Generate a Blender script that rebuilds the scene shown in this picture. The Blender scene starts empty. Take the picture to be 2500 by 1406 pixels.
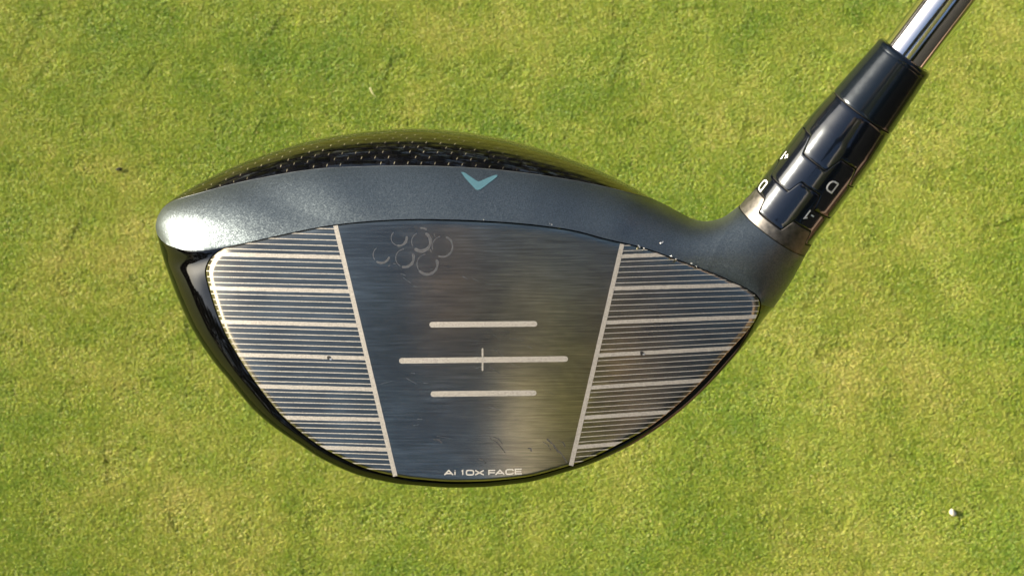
import bpy, math, random
import numpy as np
from mathutils import Vector, Matrix
from mathutils.bvhtree import BVHTree

R = math.radians
rng = np.random.default_rng(7)
random.seed(7)
scene = bpy.context.scene
col = scene.collection

# ------------------------------------------------------------------ camera
CAM_H = 1.50          # phone height above the lawn
D = 0.40              # lens to club face
PITCH = math.radians(25)   # the phone looks down and a little forward
PX = 0.08e-3          # metres per drawing unit on the face plane
cam_d = bpy.data.cameras.new('camera')
cam = bpy.data.objects.new('camera', cam_d)
col.objects.link(cam)
cam.location = (0, 0, CAM_H)
cam.rotation_euler = (PITCH, 0, 0)
cam_d.sensor_width = 36
cam_d.lens = 36 * D / (2500 * PX)
cam_d.clip_start = 0.01
cam_d.clip_end = 500
cam_d.dof.use_dof = True
cam_d.dof.focus_distance = D
cam_d.dof.aperture_fstop = 125
scene.camera = cam

# ------------------------------------------------------------------ light
SUN_EL, SUN_VEC = 24.5, (-0.90, 0.141)
az = math.atan2(SUN_VEC[0], SUN_VEC[1])        # from +Y, clockwise positive towards +X
ld = Vector((math.sin(az) * math.cos(R(SUN_EL)), math.cos(az) * math.cos(R(SUN_EL)), math.sin(R(SUN_EL))))
world = bpy.data.worlds.new('World')
scene.world = world
world.use_nodes = True
wn = world.node_tree
bg = wn.nodes['Background']
sky = wn.nodes.new('ShaderNodeTexSky')
sky.sky_type = 'NISHITA'
sky.sun_disc = False
sky.sun_elevation = R(SUN_EL)
sky.sun_rotation = az
sky.air_density = 1.0
sky.dust_density = 2.5
sky.ozone_density = 1.0
wn.links.new(sky.outputs[0], bg.inputs[0])
bg.inputs[1].default_value = 0.072
sun_d = bpy.data.lights.new('sun', 'SUN')
sun_d.energy = 5.0
sun_d.angle = R(0.5)
sun_d.color = (1.0, 0.87, 0.68)
sun = bpy.data.objects.new('sun', sun_d)
col.objects.link(sun)
sun.rotation_euler = ld.to_track_quat('Z', 'Y').to_euler()
sun.location = ld * 20
vs = scene.view_settings
vs.view_transform = 'Standard'
vs.look = 'None'
vs.gamma = 1
vs.exposure = 1.6

# ------------------------------------------------------------------ helpers
def U(px, py, h=0.0):
    """drawing units on the face plane -> point in the club frame (origin = face reference, z to the lens)"""
    k = PX * (D - h) / D
    return ((px - 1250) * k, (703 - py) * k, h)

def tag(o, label=None, cat=None, group=None, kind=None):
    if label: o['label'] = label
    if cat: o['category'] = cat
    if group: o['group'] = group
    if kind: o['kind'] = kind
    return o

def empty(name, loc=(0, 0, 0)):
    o = bpy.data.objects.new(name, None)
    o.empty_display_size = 0.02
    o.location = loc
    col.objects.link(o)
    return o

def mesh(name, verts, faces, mat=None, parent=None, smooth=True, uvs=None):
    me = bpy.data.meshes.new(name)
    me.from_pydata([tuple(map(float, v)) for v in verts], [], [tuple(f) for f in faces])
    me.update()
    if smooth and len(me.polygons):
        me.polygons.foreach_set('use_smooth', [True] * len(me.polygons))
    if uvs is not None:
        lay = me.uv_layers.new(name='UVMap')
        li = np.empty(len(me.loops), dtype=np.int32)
        me.loops.foreach_get('vertex_index', li)
        lay.data.foreach_set('uv', np.asarray(uvs, dtype=np.float32)[li].ravel())
    if mat: me.materials.append(mat)
    o = bpy.data.objects.new(name, me)
    col.objects.link(o)
    if parent: o.parent = parent
    return o

def grid_faces(idx, flip=False):
    f = []
    a, b = idx.shape
    for i in range(a - 1):
        for j in range(b - 1):
            q = [idx[i, j], idx[i + 1, j], idx[i + 1, j + 1], idx[i, j + 1]]
            u = []
            for v in q:
                if v not in u: u.append(int(v))
            if len(u) >= 3:
                f.append(tuple(reversed(u)) if flip else tuple(u))
    return f

def smoothstep(x, a, b):
    t = min(1, max(0, (x - a) / (b - a)))
    return t * t * (3 - 2 * t)

def catmull(pts, n_per):
    """catmull-rom through rows of pts, n_per samples per span"""
    P = np.asarray(pts, float)
    P = np.vstack([2 * P[0] - P[1], P, 2 * P[-1] - P[-2]])
    out = []
    for k in range(1, len(P) - 2):
        p0, p1, p2, p3 = P[k - 1:k + 3]
        for m in range(n_per):
            t = m / n_per
            out.append(0.5 * ((2 * p1) + (-p0 + p2) * t + (2 * p0 - 5 * p1 + 4 * p2 - p3) * t * t
                              + (-p0 + 3 * p1 - 3 * p2 + p3) * t ** 3))
    out.append(P[-2])
    return np.array(out)

# ------------------------------------------------------------------ materials
class NT:
    def __init__(s, name):
        s.m = bpy.data.materials.new(name)
        s.m.use_nodes = True
        s.t = s.m.node_tree
        s.b = s.t.nodes['Principled BSDF']
        s.tc = None
    def n(s, typ, **kw):
        nd = s.t.nodes.new(typ)
        for k, v in kw.items(): setattr(nd, k, v)
        return nd
    def l(s, a, b): s.t.links.new(a, b)
    def set(s, **kw):
        for k, v in kw.items():
            s.b.inputs[k.replace('_', ' ')].default_value = v
    def coord(s, which='Object'):
        if s.tc is None: s.tc = s.n('ShaderNodeTexCoord')
        return s.tc.outputs[which]
    def mapping(s, src, scale, rot=(0, 0, 0)):
        mp = s.n('ShaderNodeMapping')
        mp.inputs['Scale'].default_value = scale
        mp.inputs['Rotation'].default_value = rot
        s.l(src, mp.inputs['Vector'])
        return mp.outputs[0]
    def noise(s, vec, scale, detail=3, rough=0.5, dist=0.0):
        nd = s.n('ShaderNodeTexNoise')
        nd.inputs['Scale'].default_value = scale
        nd.inputs['Detail'].default_value = detail
        nd.inputs['Roughness'].default_value = rough
        nd.inputs['Distortion'].default_value = dist
        s.l(vec, nd.inputs['Vector'])
        return nd
    def ramp(s, fac, stops):
        r = s.n('ShaderNodeValToRGB')
        els = r.color_ramp.elements
        while len(els) < len(stops): els.new(0.5)
        for e, (p, c) in zip(els, stops):
            e.position = p
            e.color = (*c, 1) if len(c) == 3 else c
        s.l(fac, r.inputs[0])
        return r.outputs[0]
    def math(s, op, a, b=None, c=None, clamp=False):
        nd = s.n('ShaderNodeMath', operation=op, use_clamp=clamp)
        for k, v in enumerate((a, b, c)):
            if v is None: continue
            if isinstance(v, (int, float)): nd.inputs[k].default_value = v
            else: s.l(v, nd.inputs[k])
        return nd.outputs[0]
    def mix(s, fac, a, b, blend='MIX'):
        nd = s.n('ShaderNodeMix', data_type='RGBA', blend_type=blend)
        for k, v in ((0, fac), (6, a), (7, b)):
            if isinstance(v, (int, float)): nd.inputs[k].default_value = v
            elif isinstance(v, tuple): nd.inputs[k].default_value = (*v, 1) if len(v) == 3 else v
            else: s.l(v, nd.inputs[k])
        return nd.outputs[2]
    def bump(s, h, strength, dist, normal=None):
        b = s.n('ShaderNodeBump')
        b.inputs['Strength'].default_value = strength
        b.inputs['Distance'].default_value = dist
        s.l(h, b.inputs['Height'])
        if normal: s.l(normal, b.inputs['Normal'])
        return b.outputs[0]

def flakes(nt, cell, amount):
    """metal flake: each tiny cell of the paint turns its normal a little its own way"""
    vec = nt.coord()
    vo = nt.n('ShaderNodeTexVoronoi', feature='F1')
    vo.inputs['Scale'].default_value = 1.0 / cell
    nt.l(vec, vo.inputs['Vector'])
    sub = nt.n('ShaderNodeVectorMath', operation='SUBTRACT')
    nt.l(vo.outputs['Color'], sub.inputs[0])
    sub.inputs[1].default_value = (0.5, 0.5, 0.5)
    sc = nt.n('ShaderNodeVectorMath', operation='SCALE')
    nt.l(sub.outputs[0], sc.inputs[0])
    sc.inputs['Scale'].default_value = amount
    geo = nt.n('ShaderNodeNewGeometry')
    add = nt.n('ShaderNodeVectorMath', operation='ADD')
    nt.l(geo.outputs['Normal'], add.inputs[0])
    nt.l(sc.outputs[0], add.inputs[1])
    nm = nt.n('ShaderNodeVectorMath', operation='NORMALIZE')
    nt.l(add.outputs[0], nm.inputs[0])
    return nm.outputs[0]

def mat_satin():
    nt = NT('satin_slate_paint')
    nt.set(Metallic=0.9, Roughness=0.42)
    c = nt.noise(nt.coord(), 5000, 2)
    big = nt.noise(nt.coord(), 60, 3)
    cc = nt.ramp(c.outputs[0], [(0.3, (0.080, 0.100, 0.112)), (0.7, (0.150, 0.185, 0.200))])
    cc = nt.mix(nt.math('MULTIPLY', big.outputs[0], 0.25), cc, (0.06, 0.07, 0.085))
    nt.l(cc, nt.b.inputs['Base Color'])
    nt.l(flakes(nt, 0.00015, 0.19), nt.b.inputs['Normal'])
    nt.set(Coat_Weight=0.12, Coat_Roughness=0.35)
    return nt.m

def mat_collar():
    nt = NT('bare_brushed_collar_metal')
    nt.set(Metallic=1.0, Roughness=0.36)
    v = nt.mapping(nt.coord(), (900, 900, 900))
    n1 = nt.noise(v, 1.0, 4, 0.6)
    nt.l(nt.ramp(n1.outputs[0], [(0.3, (0.085, 0.085, 0.082)), (0.7, (0.165, 0.158, 0.148))]), nt.b.inputs['Base Color'])
    nt.l(nt.math('MULTIPLY_ADD', n1.outputs[0], 0.25, 0.36), nt.b.inputs['Roughness'])
    return nt.m

def mat_gloss(name, color, rough, coat=0.6, coat_rough=None, wear=0.0, metallic=0.0, ior=1.5, aniso=0.0):
    nt = NT(name)
    nt.set(Base_Color=(*color, 1), Roughness=rough, Coat_Weight=coat, Coat_Roughness=coat_rough or rough * 0.5, Metallic=metallic, IOR=ior)
    nt.b.inputs['Specular Tint'].default_value = (0.70, 0.85, 1.0, 1)
    n1 = nt.noise(nt.coord(), 700, 4, 0.6)
    nt.l(nt.math('MULTIPLY_ADD', n1.outputs[0], rough * 0.8, rough * 0.6), nt.b.inputs['Roughness'])
    n2 = nt.noise(nt.coord(), 180, 3, 0.5)
    nt.l(nt.bump(n2.outputs[0], 0.12, 0.0002), nt.b.inputs['Normal'])
    nt.l(nt.bump(n2.outputs[0], 0.06, 0.0002), nt.b.inputs['Coat Normal'])
    return nt.m

def mat_crown():
    nt = NT('lacquered_carbon_crown')
    uv = nt.coord('UV')                       # millimetres along / across the weave
    sep = nt.n('ShaderNodeSeparateXYZ')
    nt.l(uv, sep.inputs[0])
    u, v = sep.outputs[0], sep.outputs[1]
    PU, PV = 2.7, 1.8
    vv = nt.math('DIVIDE', v, PV)
    row = nt.math('FLOOR', vv)
    us = nt.math('ADD', nt.math('DIVIDE', u, PU), nt.math('MULTIPLY', row, 0.37))
    cu = nt.math('FRACT', us)
    cv = nt.math('FRACT', vv)
    cell = nt.n('ShaderNodeCombineXYZ')
    nt.l(nt.math('FLOOR', us), cell.inputs[0]); nt.l(row, cell.inputs[1])
    wn_ = nt.n('ShaderNodeTexWhiteNoise', noise_dimensions='2D')
    nt.l(cell.outputs[0], wn_.inputs['Vector'])
    # sun glints of the weave, painted into the colour as one pale dot per tow
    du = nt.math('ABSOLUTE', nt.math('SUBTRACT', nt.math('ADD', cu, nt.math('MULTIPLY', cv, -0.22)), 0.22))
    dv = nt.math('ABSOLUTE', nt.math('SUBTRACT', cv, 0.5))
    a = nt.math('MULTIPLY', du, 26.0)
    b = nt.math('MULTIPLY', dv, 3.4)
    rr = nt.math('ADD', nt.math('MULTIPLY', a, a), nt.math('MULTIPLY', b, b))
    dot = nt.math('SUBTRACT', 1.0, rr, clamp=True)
    glint = nt.math('MULTIPLY', dot, nt.math('GREATER_THAN', wn_.outputs['Value'], 0.25))
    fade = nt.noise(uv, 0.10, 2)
    glint = nt.math('MULTIPLY', glint, nt.math('MULTIPLY_ADD', fade.outputs[0], 2.6, -0.6, clamp=True))
    glint = nt.math('MULTIPLY', glint, nt.math('MULTIPLY_ADD', u, -0.05, 0.28, clamp=True))  # painted glints die out towards the right
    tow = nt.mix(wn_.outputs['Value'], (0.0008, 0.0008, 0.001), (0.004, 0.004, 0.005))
    nt.l(nt.mix(glint, tow, (0.24, 0.22, 0.16)), nt.b.inputs['Base Color'])
    nt.set(Specular_IOR_Level=0.15, Roughness=0.30, IOR=1.40, Coat_Weight=1.0, Coat_Roughness=0.04, Coat_IOR=1.5)
    wob = nt.noise(nt.coord(), 140, 3)
    hgt = nt.math('MULTIPLY', nt.math('SINE', nt.math('MULTIPLY', cu, math.pi)), nt.math('SINE', nt.math('MULTIPLY', cv, math.pi)))
    nt.l(nt.bump(hgt, 0.5, 0.0002), nt.b.inputs['Normal'])
    b1 = nt.bump(wob.outputs[0], 0.12, 0.0004)
    nt.l(nt.bump(hgt, 0.03, 0.0001, b1), nt.b.inputs['Coat Normal'])
    return nt.m

def mat_face():
    nt = NT('brushed_dark_face')
    nt.set(Metallic=1.0, Roughness=0.30)
    br = nt.noise(nt.mapping(nt.coord(), (170, 4800, 100)), 1.0, 4, 0.65)          # grain along x
    br2 = nt.noise(nt.mapping(nt.coord(), (90, 2600, 100), (0, 0, R(3))), 1.0, 3, 0.6)
    sm = nt.noise(nt.mapping(nt.coord(), (45, 80, 60), (0, 0, R(20))), 1.0, 4, 0.6, 0.8)   # handling smudges
    g = nt.math('MULTIPLY_ADD', br2.outputs[0], 0.5, nt.math('MULTIPLY', br.outputs[0], 0.5))
    c = nt.ramp(g, [(0.30, (0.20, 0.190, 0.155)), (0.5, (0.35, 0.335, 0.265)), (0.70, (0.56, 0.535, 0.43))])
    c = nt.mix(nt.math('MULTIPLY_ADD', sm.outputs[0], 1.6, -0.55, clamp=True), c, (0.10, 0.095, 0.092))
    nt.l(c, nt.b.inputs['Base Color'])
    r = nt.math('MULTIPLY_ADD', sm.outputs[0], 0.18, 0.12)
    r = nt.math('MULTIPLY_ADD', br.outputs[0], 0.06, r)
    nt.l(r, nt.b.inputs['Roughness'])
    nt.set(Anisotropic=0.8)
    nt.b.inputs['Anisotropic Rotation'].default_value = 0.25
    tg = nt.n('ShaderNodeTangent', direction_type='UV_MAP')
    nt.l(tg.outputs[0], nt.b.inputs['Tangent'])
    nt.l(nt.bump(br.outputs[0], 0.12, 0.00001), nt.b.inputs['Normal'])
    return nt.m

def mat_etch(name, c0, c1, rough=0.5, metallic=0.35):
    nt = NT(name)
    n1 = nt.noise(nt.coord(), 3500, 3, 0.7)
    nt.l(nt.ramp(n1.outputs[0], [(0.3, c0), (0.65, c1)]), nt.b.inputs['Base Color'])
    nt.set(Roughness=rough, Metallic=metallic)
    nt.l(nt.bump(n1.outputs[0], 0.5, 0.00003), nt.b.inputs['Normal'])
    return nt.m

def mat_simple(name, color, rough=0.6, metallic=0.0, scale=300, var=0.3):
    nt = NT(name)
    n1 = nt.noise(nt.coord(), scale, 4, 0.6)
    lo = tuple(max(0, c * (1 - var)) for c in color); hi = tuple(min(1, c * (1 + var)) for c in color)
    nt.l(nt.ramp(n1.outputs[0], [(0.3, lo), (0.7, hi)]), nt.b.inputs['Base Color'])
    nt.set(Roughness=rough, Metallic=metallic)
    return nt.m

def mat_chrome():
    nt = NT('chromed_steel_shaft')
    nt.set(Base_Color=(0.70, 0.71, 0.73, 1), Metallic=1.0, Roughness=0.08)
    n1 = nt.noise(nt.mapping(nt.coord(), (1, 1, 0.25)), 260, 3, 0.5)
    nt.l(nt.bump(n1.outputs[0], 0.10, 0.0002), nt.b.inputs['Normal'])
    n2 = nt.noise(nt.coord(), 1500, 4, 0.6)
    nt.l(nt.math('MULTIPLY_ADD', n2.outputs[0], 0.10, 0.05), nt.b.inputs['Roughness'])
    return nt.m

M_SATIN = mat_satin()
M_COLLAR = mat_collar()
M_RING = mat_gloss('black_anodised_ring', (0.002, 0.003, 0.006), 0.15, 0.8, 0.05, ior=1.5)
M_SLEEVE = mat_gloss('black_anodised_sleeve', (0.002, 0.003, 0.006), 0.15, 0.8, 0.05, ior=1.5)
M_FERRULE = mat_gloss('black_plastic_ferrule', (0.003, 0.005, 0.008), 0.20, 0.35, 0.08, ior=1.4)
M_SOLE = mat_gloss('gloss_black_lacquer', (0.001, 0.001, 0.001), 0.06, 0.2, ior=1.45)
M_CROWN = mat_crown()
M_FACE = mat_face()
M_CHROME = mat_chrome()
M_ETCH = mat_etch('laser_etched_metal', (0.25, 0.24, 0.215), (0.43, 0.41, 0.37))
M_WHITE = mat_simple('white_print', (0.78, 0.80, 0.80), 0.5, 0, 900, 0.06)
M_BLUE = mat_simple('pale_blue_print', (0.055, 0.13, 0.165), 0.45, 0, 900, 0.06)
M_GRIP = mat_simple('black_rubber', (0.02, 0.02, 0.02), 0.8)
M_CHIP = mat_simple('bare_chipped_metal', (0.75, 0.75, 0.72), 0.3, 0.9, 3000, 0.3)
M_DARK = mat_simple('dark_groove', (0.008, 0.008, 0.008), 0.7)

# ------------------------------------------------------------------ driver: axis of the hosel and shaft
driver = empty('golf_driver', (0, D * math.sin(PITCH), CAM_H - D * math.cos(PITCH)))
driver.rotation_euler = (PITCH, 0, 0)
tag(driver, 'black golf driver held face up above the turf with chrome shaft at upper right', 'golf club')

A0 = Vector(U(1885.5, 562.5, -0.012))
A1 = Vector(U(2315, 0, 0.003))
AX = (A1 - A0).normalized()
SCALE_S = (A1 - A0).length / 707.7
NN = Vector((0, 0, 1)).cross(AX).normalized() * -1      # across, to the lower right
MM = NN.cross(AX).normalized()
if MM.z < 0: MM = -MM                                    # across, towards the lens
RS = PX * 1.02
def cyl(alpha, s, r):
    """alpha in degrees (0 faces the lens, + to the lower right), s and r in drawing units"""
    a = R(alpha)
    return A0 + AX * (s * SCALE_S) + (NN * math.sin(a) + MM * math.cos(a)) * (r * RS)
def to_px(p):
    k = PX * (D - p[2]) / D
    return (1250 + p[0] / k, 703 - p[1] / k)

# ------------------------------------------------------------------ driver: head surface
NPK = 9      # columns per key span
T_KEYS = [ # F, B, S, silhouette depth (mm)
 ((545,605),(383,572),(383,572),-18), ((580,597),(380,549),(380,549),-18.5), ((620,588),(391,518),(391,518),-19),
 ((660,579),(424,491),(412,494),-19.5), ((720,566),(508,466),(478,452),-20.5), ((800,551),(608,441),(592,397),-22),
 ((900,540),(758,415),(745,347),-23), ((1000,535),(900,407),(888,322),-24.5), ((1100,536),(1040,406),(1030,314),-25),
 ((1200,540),(1184,413),(1188,331),-24.5), ((1300,548),(1310,427),(1320,363),-22.5), ((1400,562),(1440,449),(1450,410),-20),
 ((1480,583),(1540,472),(1550,459),-17), ((1530,594),(1603,490),(1603,490),-16), ((1570,604),(1651,514),(1651,514),-15),
 ((1610,617),(1690,534),(1690,534),-14), ((1650,632),(1725,540),(1725,540),-13), ((1690,647),(1764,531),(1764,531),-12.3),
 ((1722,659),None,None,-12)]
cut0 = to_px(cyl(-90, 0, 102)); cut1 = to_px(cyl(90, 0, 102))
T_KEYS[-1] = ((1722,659), cut0, cut0, -12)
T_A = catmull([[*f, *b, *s, d] for f, b, s, d in T_KEYS], NPK)
# hosel cut
NCUT = 4 * NPK
fk = catmull([(1722,659),(1758,673),(1790,688),(1820,702),(1845,717)], NPK)
T_B = []
for k in range(1, NCUT + 1):
    p = cyl(-90 + 180 * k / NCUT, 0, 102)
    q = to_px(p)
    T_B.append([fk[k][0], fk[k][1], *q, *q, -12])
T_B = np.array(T_B)
T_C = catmull([[1845,717,*cut1,*cut1,-12],[1855,730,1934,683,1934,683,-12],[1859,744,1889,751,1889,751,-12]], NPK)[1:]
TT = np.vstack([T_A, T_B, T_C])
NIT = len(TT)
I_C0, I_C1 = 2 * NPK, 13 * NPK
I_CUT0, I_CUT1 = len(T_A) - 1, len(T_A) - 1 + NCUT
FC = (1180, 870)
R_BULGE = 0.30
def hface(px, py):
    x = (px - FC[0]) * PX; y = (py - FC[1]) * PX
    d = max(0.0, (640 - px) * PX)          # the toe end rolls away a little faster
    return -(x * x + y * y) / (2 * R_BULGE) - 8.5 * d * d

B_KEYS = [
 ((1859,744),(1889,751)),((1852,772),(1872,770)),((1834,800),(1852,797)),((1806,832),(1824,834)),((1778,862),(1796,867)),
 ((1728,919),(1745,924)),((1678,969),(1690,978)),((1628,1013),(1640,1020)),((1578,1050),(1590,1056)),((1521,1081),(1530,1092)),
 ((1440,1122),(1450,1129)),((1370,1145),(1375,1154)),((1300,1164),(1303,1174)),((1240,1172),(1241,1183)),((1180,1177),(1180,1188.5)),
 ((1100,1178),(1098,1190)),((1030,1173),(1023,1185)),((970,1165),(955,1178)),((885,1143),(868,1157)),((805,1105),(786,1120)),
 ((760,1077),(735,1087)),((719,1045),(690,1058)),((685,1014),(650,1028)),((657,981),(615,996)),((628,943),(584,960)),
 ((600,903),(556,925)),((573,860),(522,884)),((548,815),(490,838)),((529,769),(463,792)),((516,729),(441,745)),
 ((506,695),(424,704)),((500,665),(408,660)),((505,643),(398,630)),((520,622),(390,600)),((545,605),(383,572))]
BB = catmull([[*f, *f, *s, -12 - 6 * (k / (len(B_KEYS) - 1)) ** 1.5] for k, (f, s) in enumerate(B_KEYS)], 6)
for i in range(len(BB)):
    W_ = math.hypot(*(BB[i, 0:2] - BB[i, 4:6])) * PX * 1e3
    own = hface(*BB[i, 0:2]) * 1e3 - max(1.8, 1.5 * W_)
    e_ = (1 - smoothstep(i, 0, 24)) + smoothstep(i, len(BB) - 30, len(BB) - 1)
    BB[i, 6] = own * (1 - e_) + BB[i, 6] * e_
NIB = len(BB)

NB, NC, NS = 24, 20, 14
def toe_curve(t):
    P = catmull([(545,605),(510,610.5),(480,611.5),(450,610),(425,604),(400,592),(383,572)], 8)
    f = t * (len(P) - 1); k = min(int(f), len(P) - 2)
    return P[k] + (P[k + 1] - P[k]) * (f - k)
nodes, hs, dirich = [], [], {}
def add_node(p, h):
    nodes.append(p); hs.append(h); return len(nodes) - 1
gridT = np.zeros((NIT, NB + NC + 1), int)
gridB = np.zeros((NIB, NS + 1), int)
for i in range(NIT):
    F, B, S, hsil = TT[i, 0:2], TT[i, 2:4], TT[i, 4:6], TT[i, 6]
    crown_here = I_C0 < i < I_C1
    w = 1 - smoothstep(i, I_C0, I_C0 + 2 * NPK) + smoothstep(i, I_C1 - 2 * NPK, I_C1)
    for j in range(NB + 1):
        tau = j / NB
        t = tau * (1 - w) + (1 - (1 - tau) ** 2) * w
        p = F + (B - F) * t
        if i < 4 * NPK:
            fade = (1 - smoothstep(i, 0, 4 * NPK))
            p = p + (toe_curve(t) - (np.array([545,605.]) + (np.array([383,572.]) - np.array([545,605.])) * t)) * fade
        gridT[i, j] = add_node(p, hsil)
    for j in range(1, NC + 1):
        if crown_here:
            tau = j / NC
            gridT[i, NB + j] = add_node(B + (S - B) * (1 - (1 - tau) ** 2), hsil)
        else:
            gridT[i, NB + j] = gridT[i, NB]
for i in range(NIB):
    F, S, hsil = BB[i, 0:2], BB[i, 4:6], BB[i, 6]
    for j in range(NS + 1):
        tau = j / NS
        t = 1 - (1 - tau) ** 2
        if i == 0: pass
        p = F + (S - F) * t
        if i > NIB - 25:
            fade = smoothstep(i, NIB - 25, NIB - 1)
            p = p + (toe_curve(t) - (np.array([545,605.]) + (np.array([383,572.]) - np.array([545,605.])) * t)) * fade
        gridB[i, j] = add_node(p, hsil)
P2 = np.array(nodes); HS = np.array(hs) * 1e-3
# boundary values of u = (height above silhouette level)^2
N = len(P2)
fixed = np.zeros(N, bool); u = np.zeros(N)
def fix(n, v): fixed[n] = True; u[n] = v
for i in range(NIT):
    n = gridT[i, NB + NC]
    if I_CUT0 < i < I_CUT1:
        a = -90 + 180 * (i - I_CUT0) / NCUT
        fix(n, (cyl(a, 0, 102).z + 0.012) ** 2)
    else: fix(n, 0)
    n = gridT[i, 0]
    fix(n, (hface(*P2[n]) - 0.00022 - HS[n]) ** 2)
for i in range(NIB):
    fix(gridB[i, NS], 0)
    n = gridB[i, 0]
    fix(n, (hface(*P2[n]) - 0.00022 - HS[n]) ** 2)
# weld the two shared radial seams by solving on a merged index
rep = np.arange(N)
def lerp_weld(gb, gt):
    # seam columns have the same curve but different sampling: tie each sole node to nearest band node
    for n in gb:
        d = ((P2[gt] - P2[n]) ** 2).sum(1)
        rep[n] = gt[int(d.argmin())]
lerp_weld(gridB[-1], gridT[0, :NB + 1]); lerp_weld(gridB[0], gridT[NIT - 1, :NB + 1])
tris = []
for g in (gridT, gridB):
    for f in grid_faces(g):
        tris.append((f[0], f[1], f[2]))
        if len(f) == 4: tris.append((f[0], f[2], f[3]))
tris = np.array(tris)
X = P2 * PX
Tr = rep[tris]
ok = (Tr[:, 0] != Tr[:, 1]) & (Tr[:, 1] != Tr[:, 2]) & (Tr[:, 0] != Tr[:, 2])
tris, Tr = tris[ok], Tr[ok]
e = [X[tris[:, 2]] - X[tris[:, 1]], X[tris[:, 0]] - X[tris[:, 2]], X[tris[:, 1]] - X[tris[:, 0]]]
area2 = np.abs(e[0][:, 0] * e[1][:, 1] - e[0][:, 1] * e[1][:, 0])
good = area2 > 1e-12
tris, Tr, area2 = tris[good], Tr[good], area2[good]
e = [v[good] for v in e]
I_, J_, V_ = [], [], []
for a in range(3):
    b, c = (a + 1) % 3, (a + 2) % 3
    wgt = np.clip(-(e[b] * e[c]).sum(1) / area2 / 2, -5, 40)
    I_ += [Tr[:, b], Tr[:, c]]; J_ += [Tr[:, c], Tr[:, b]]; V_ += [wgt, wgt]
I_ = np.concatenate(I_); J_ = np.concatenate(J_); V_ = np.concatenate(V_)
diag = np.bincount(I_, V_, N)
mass = np.bincount(Tr.ravel(), np.repeat(area2 / 6, 3), N)
CURV = 2.0
fx = fixed.copy()
for n in range(N):
    if rep[n] != n and fixed[n]: pass
act = (diag > 1e-9) & (~fx)
def Lap(v): return diag * v - np.bincount(I_, V_ * v[J_], N)
b_ = CURV * mass - Lap(np.where(fx, u, 0))
b_ = np.where(act, b_, 0)
x = np.zeros(N); r = b_.copy(); Minv = np.where(act, 1 / np.maximum(diag, 1e-9), 0)
z = Minv * r; p = z.copy(); rz = r @ z
for it in range(1500):
    Ap = np.where(act, Lap(p), 0)
    al = rz / (p @ Ap)
    x += al * p; r -= al * Ap
    z = Minv * r; rz2 = r @ z
    if rz2 < 1e-22: break
    p = z + (rz2 / rz) * p; rz = rz2
u = np.where(fx, u, x)
u = u[rep] * (~fx) + u * fx
u = np.maximum(u, 0)
H = HS + np.sqrt(u)
print('head solve', it, 'H range mm', H.min() * 1e3, H.max() * 1e3)
for i_ in (30, 45, 63, 81, 100):
    g_ = gridT[i_]; print('slope', i_, [round(math.degrees(math.atan2(H[g_[j]] - H[g_[j + 1]], PX * np.linalg.norm(P2[g_[j + 1]] - P2[g_[j]]) + 1e-9))) for j in range(0, NB + NC, 4)])
V3 = np.array([U(P2[n, 0], P2[n, 1], H[n]) for n in range(N)])

def part_from(grids, name, mat, uvs=None, flip=False, extra=None):
    used = np.unique(np.concatenate([g.ravel() for g in grids]))
    remap = -np.ones(N, int); remap[used] = np.arange(len(used))
    vv = [V3[n] for n in used]
    ff = []
    for g in grids: ff += grid_faces(remap[g], flip)
    uu = [uvs[n] for n in used] if uvs is not None else None
    if extra:
        vv, ff, uu = extra(vv, ff, uu, remap)
    return mesh(name, vv, ff, mat, driver, True, uu)

# rear body: closes behind the silhouette, real head depth
CB = np.array(U(1130, 770, -0.02))
NR = 16
DEPTH = 0.085
def rear_point(p, k):
    t = k / NR
    s = max(0.02, (1 - t ** 2.4) ** 0.62)
    q = CB + (np.array(p) - CB) * s
    return (q[0], q[1] + 0.004 * t, p[2] - DEPTH * (1 - (1 - t) ** 1.2) if k < NR else p[2] - DEPTH)

uvT = np.zeros((N, 2))
for i in range(I_C0, I_C1 + 1):
    base = V3[gridT[i, NB]]
    acc = 0.0; last = V3[gridT[i, NB]]
    for j in range(0, NC + 1):
        q = V3[gridT[i, NB + j]]
        acc += float(np.linalg.norm(q - last)); last = q
        uvT[gridT[i, NB + j]] = (base[0] * 1e3, acc * 1e3)

def crown_extra(vv, ff, uu, remap):
    ring = [remap[gridT[i, NB + NC]] for i in range(I_C0, I_C1 + 1)]
    prev = ring
    for k in range(1, NR + 1):
        cur = []
        for i, b in enumerate(ring):
            vv.append(rear_point(V3[gridT[I_C0 + i, NB + NC]], k)); cur.append(len(vv) - 1)
            if uu is not None:
                uu.append((uu[b][0], uu[b][1] + k * 5.5))
        for a in range(len(ring) - 1):
            ff.append((prev[a], prev[a + 1], cur[a + 1], cur[a]))
        prev = cur
    return vv, ff, uu
crown = part_from([gridT[I_C0:I_C1 + 1, NB:]], 'crown', M_CROWN, uvT, extra=crown_extra)

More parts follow.
